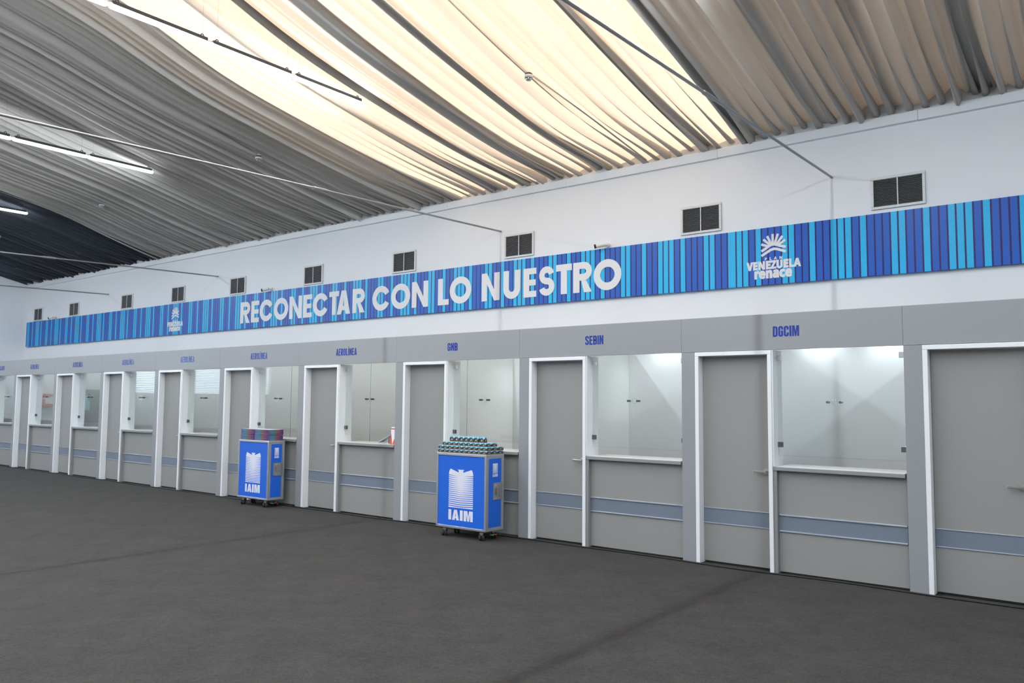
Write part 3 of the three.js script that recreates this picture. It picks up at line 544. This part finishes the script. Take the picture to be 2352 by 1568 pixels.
const ORD = ['first', 'second', 'third', 'fourth', 'fifth', 'sixth', 'seventh', 'eighth', 'ninth', 'tenth'];
// patterned cartons
{
  const c = document.createElement('canvas'); c.width = c.height = 128; const g = c.getContext('2d');
  g.fillStyle = '#141c20'; g.fillRect(0, 0, 128, 128); g.fillStyle = '#7fc4dc'; g.fillRect(0, 0, 128, 40); g.fillStyle = '#d8e6ea'; g.fillRect(110, 0, 18, 44);
  g.fillStyle = '#12181c'; g.beginPath(); g.arc(56, 66, 42, Math.PI, 0); g.fill();
  const cl = ['#b9a58c', '#6d6257', '#2c4a58', '#d9d6cf', '#3b3430', '#8f7a66', '#1d2a30', '#55707a'];
  for (let k = 0; k < 46; k++) { g.fillStyle = cl[Math.floor(rnd() * cl.length)]; const x = rnd() * 128, y = 46 + rnd() * 82, s = 5 + rnd() * 12; g.beginPath(); g.moveTo(x, y - s); g.lineTo(x + s * 0.8, y + s * 0.5); g.lineTo(x - s * 0.8, y + s * 0.5); g.fill(); }
  g.fillStyle = '#d8c6a4'; g.beginPath(); g.moveTo(56, 52); g.lineTo(74, 92); g.lineTo(38, 92); g.fill(); g.fillStyle = '#8a3f2a'; g.fillRect(30, 108, 50, 8);
  const print = mat(lin(1, 1, 1), 0.45, { map: tex(c) }), lid = mat(lin(0.28, 0.55, 0.66), 0.45), x0 = -2.955, zf = 0.462, T = 0.976;
  const mats = [print, print, lid, lid, print, print], flat = boxGeo(0.0725, 0.0415, 0.099, 0), tall = boxGeo(0.0735, 0.066, 0.05, 0);
  const put = (geo, x, y, z, turn, label) => { const o = sh(new THREE.Mesh(geo, mats)); o.name = numbered('carton'); scene.add(o); o.position.set(x, y, z); o.rotation.y = turn; tag(o, label, 'carton', 'cartons on the blue trolley'); };
  for (let lv = 0; lv < 2; lv++) for (let r = 0; r < 3; r++) for (let i = 0; i < 10; i++) { if (r === 1 && i < 9 && !(lv === 1 && i === 0)) continue; put(flat, x0 + 0.04 + 0.0755 * i + (lv ? 0.004 : 0), T + 0.021 + lv * 0.0425, zf - 0.052 - r * 0.103, (rnd() - 0.5) * 0.03, 'patterned carton, ' + (lv ? 'second' : 'bottom') + ' layer, ' + ['front', 'middle', 'rear'][r] + ' row, ' + ORD[9 - i] + ' from the trolley door end'); }
  for (let r = 0; r < 2; r++) for (let i = 0; i < 9; i++) put(flat, x0 + 0.08 + 0.0755 * i, T + 0.021 + 2 * 0.0425, zf - 0.085 - r * 0.103, (rnd() - 0.5) * 0.03, 'patterned carton, third layer, ' + ['front', 'rear'][r] + ' row, ' + ORD[8 - i] + ' from the trolley door end');
  for (let i = 0; i < 7; i++) put(tall, x0 + 0.155 + 0.0755 * i + (i === 6 ? 0.012 : 0), T + 3 * 0.0425 + 0.033, zf - 0.105, (rnd() - 0.5) * 0.03, 'upright carton with light blue top, topmost row, ' + ORD[6 - i] + ' from the trolley door end');
}
// books with printed edges
{
  const c = document.createElement('canvas'); c.width = 256; c.height = 16; const g = c.getContext('2d'), gr = g.createLinearGradient(0, 0, 256, 0);
  for (const [t, q] of [[0, '#6a4a8c'], [0.22, '#3d7f9c'], [0.45, '#3f7c88'], [0.55, '#8a5238'], [0.75, '#6b3a70'], [1, '#43184f']]) gr.addColorStop(t, q);
  g.fillStyle = gr; g.fillRect(0, 0, 256, 16); g.fillStyle = '#b9a6c4'; g.fillRect(0, 0, 256, 1); g.fillStyle = '#3a2244'; g.fillRect(0, 14, 256, 2);
  const spine = mat(lin(1, 1, 1), 0.4, { map: tex(c) }), cover = mat(lin(0.62, 0.62, 0.64), 0.4), geo = boxGeo(0.335, 0.0152, 0.262), mats = [spine, spine, cover, cover, spine, spine];
  for (let col = 0; col < 2; col++) for (let k = 0; k < 10; k++) {
    const o = sh(new THREE.Mesh(geo, mats)); o.name = numbered('book'); scene.add(o); o.position.set(-7.155 + 0.172 + col * 0.352 + (k > 4 ? 0.006 : 0) + (rnd() - 0.5) * 0.003, 0.976 + 0.0078 + k * 0.0156 + (k > 4 ? 0.004 : 0), 0.372 - 0.14 + (rnd() - 0.5) * 0.004);
    tag(o, 'flat purple-edged book, ' + ORD[k] + ' from the bottom of the stack ' + (col ? 'nearer the trolley door' : 'away from the trolley door'), 'book', 'books on the blue trolley');
  }
}
renderer.render(scene, camera);
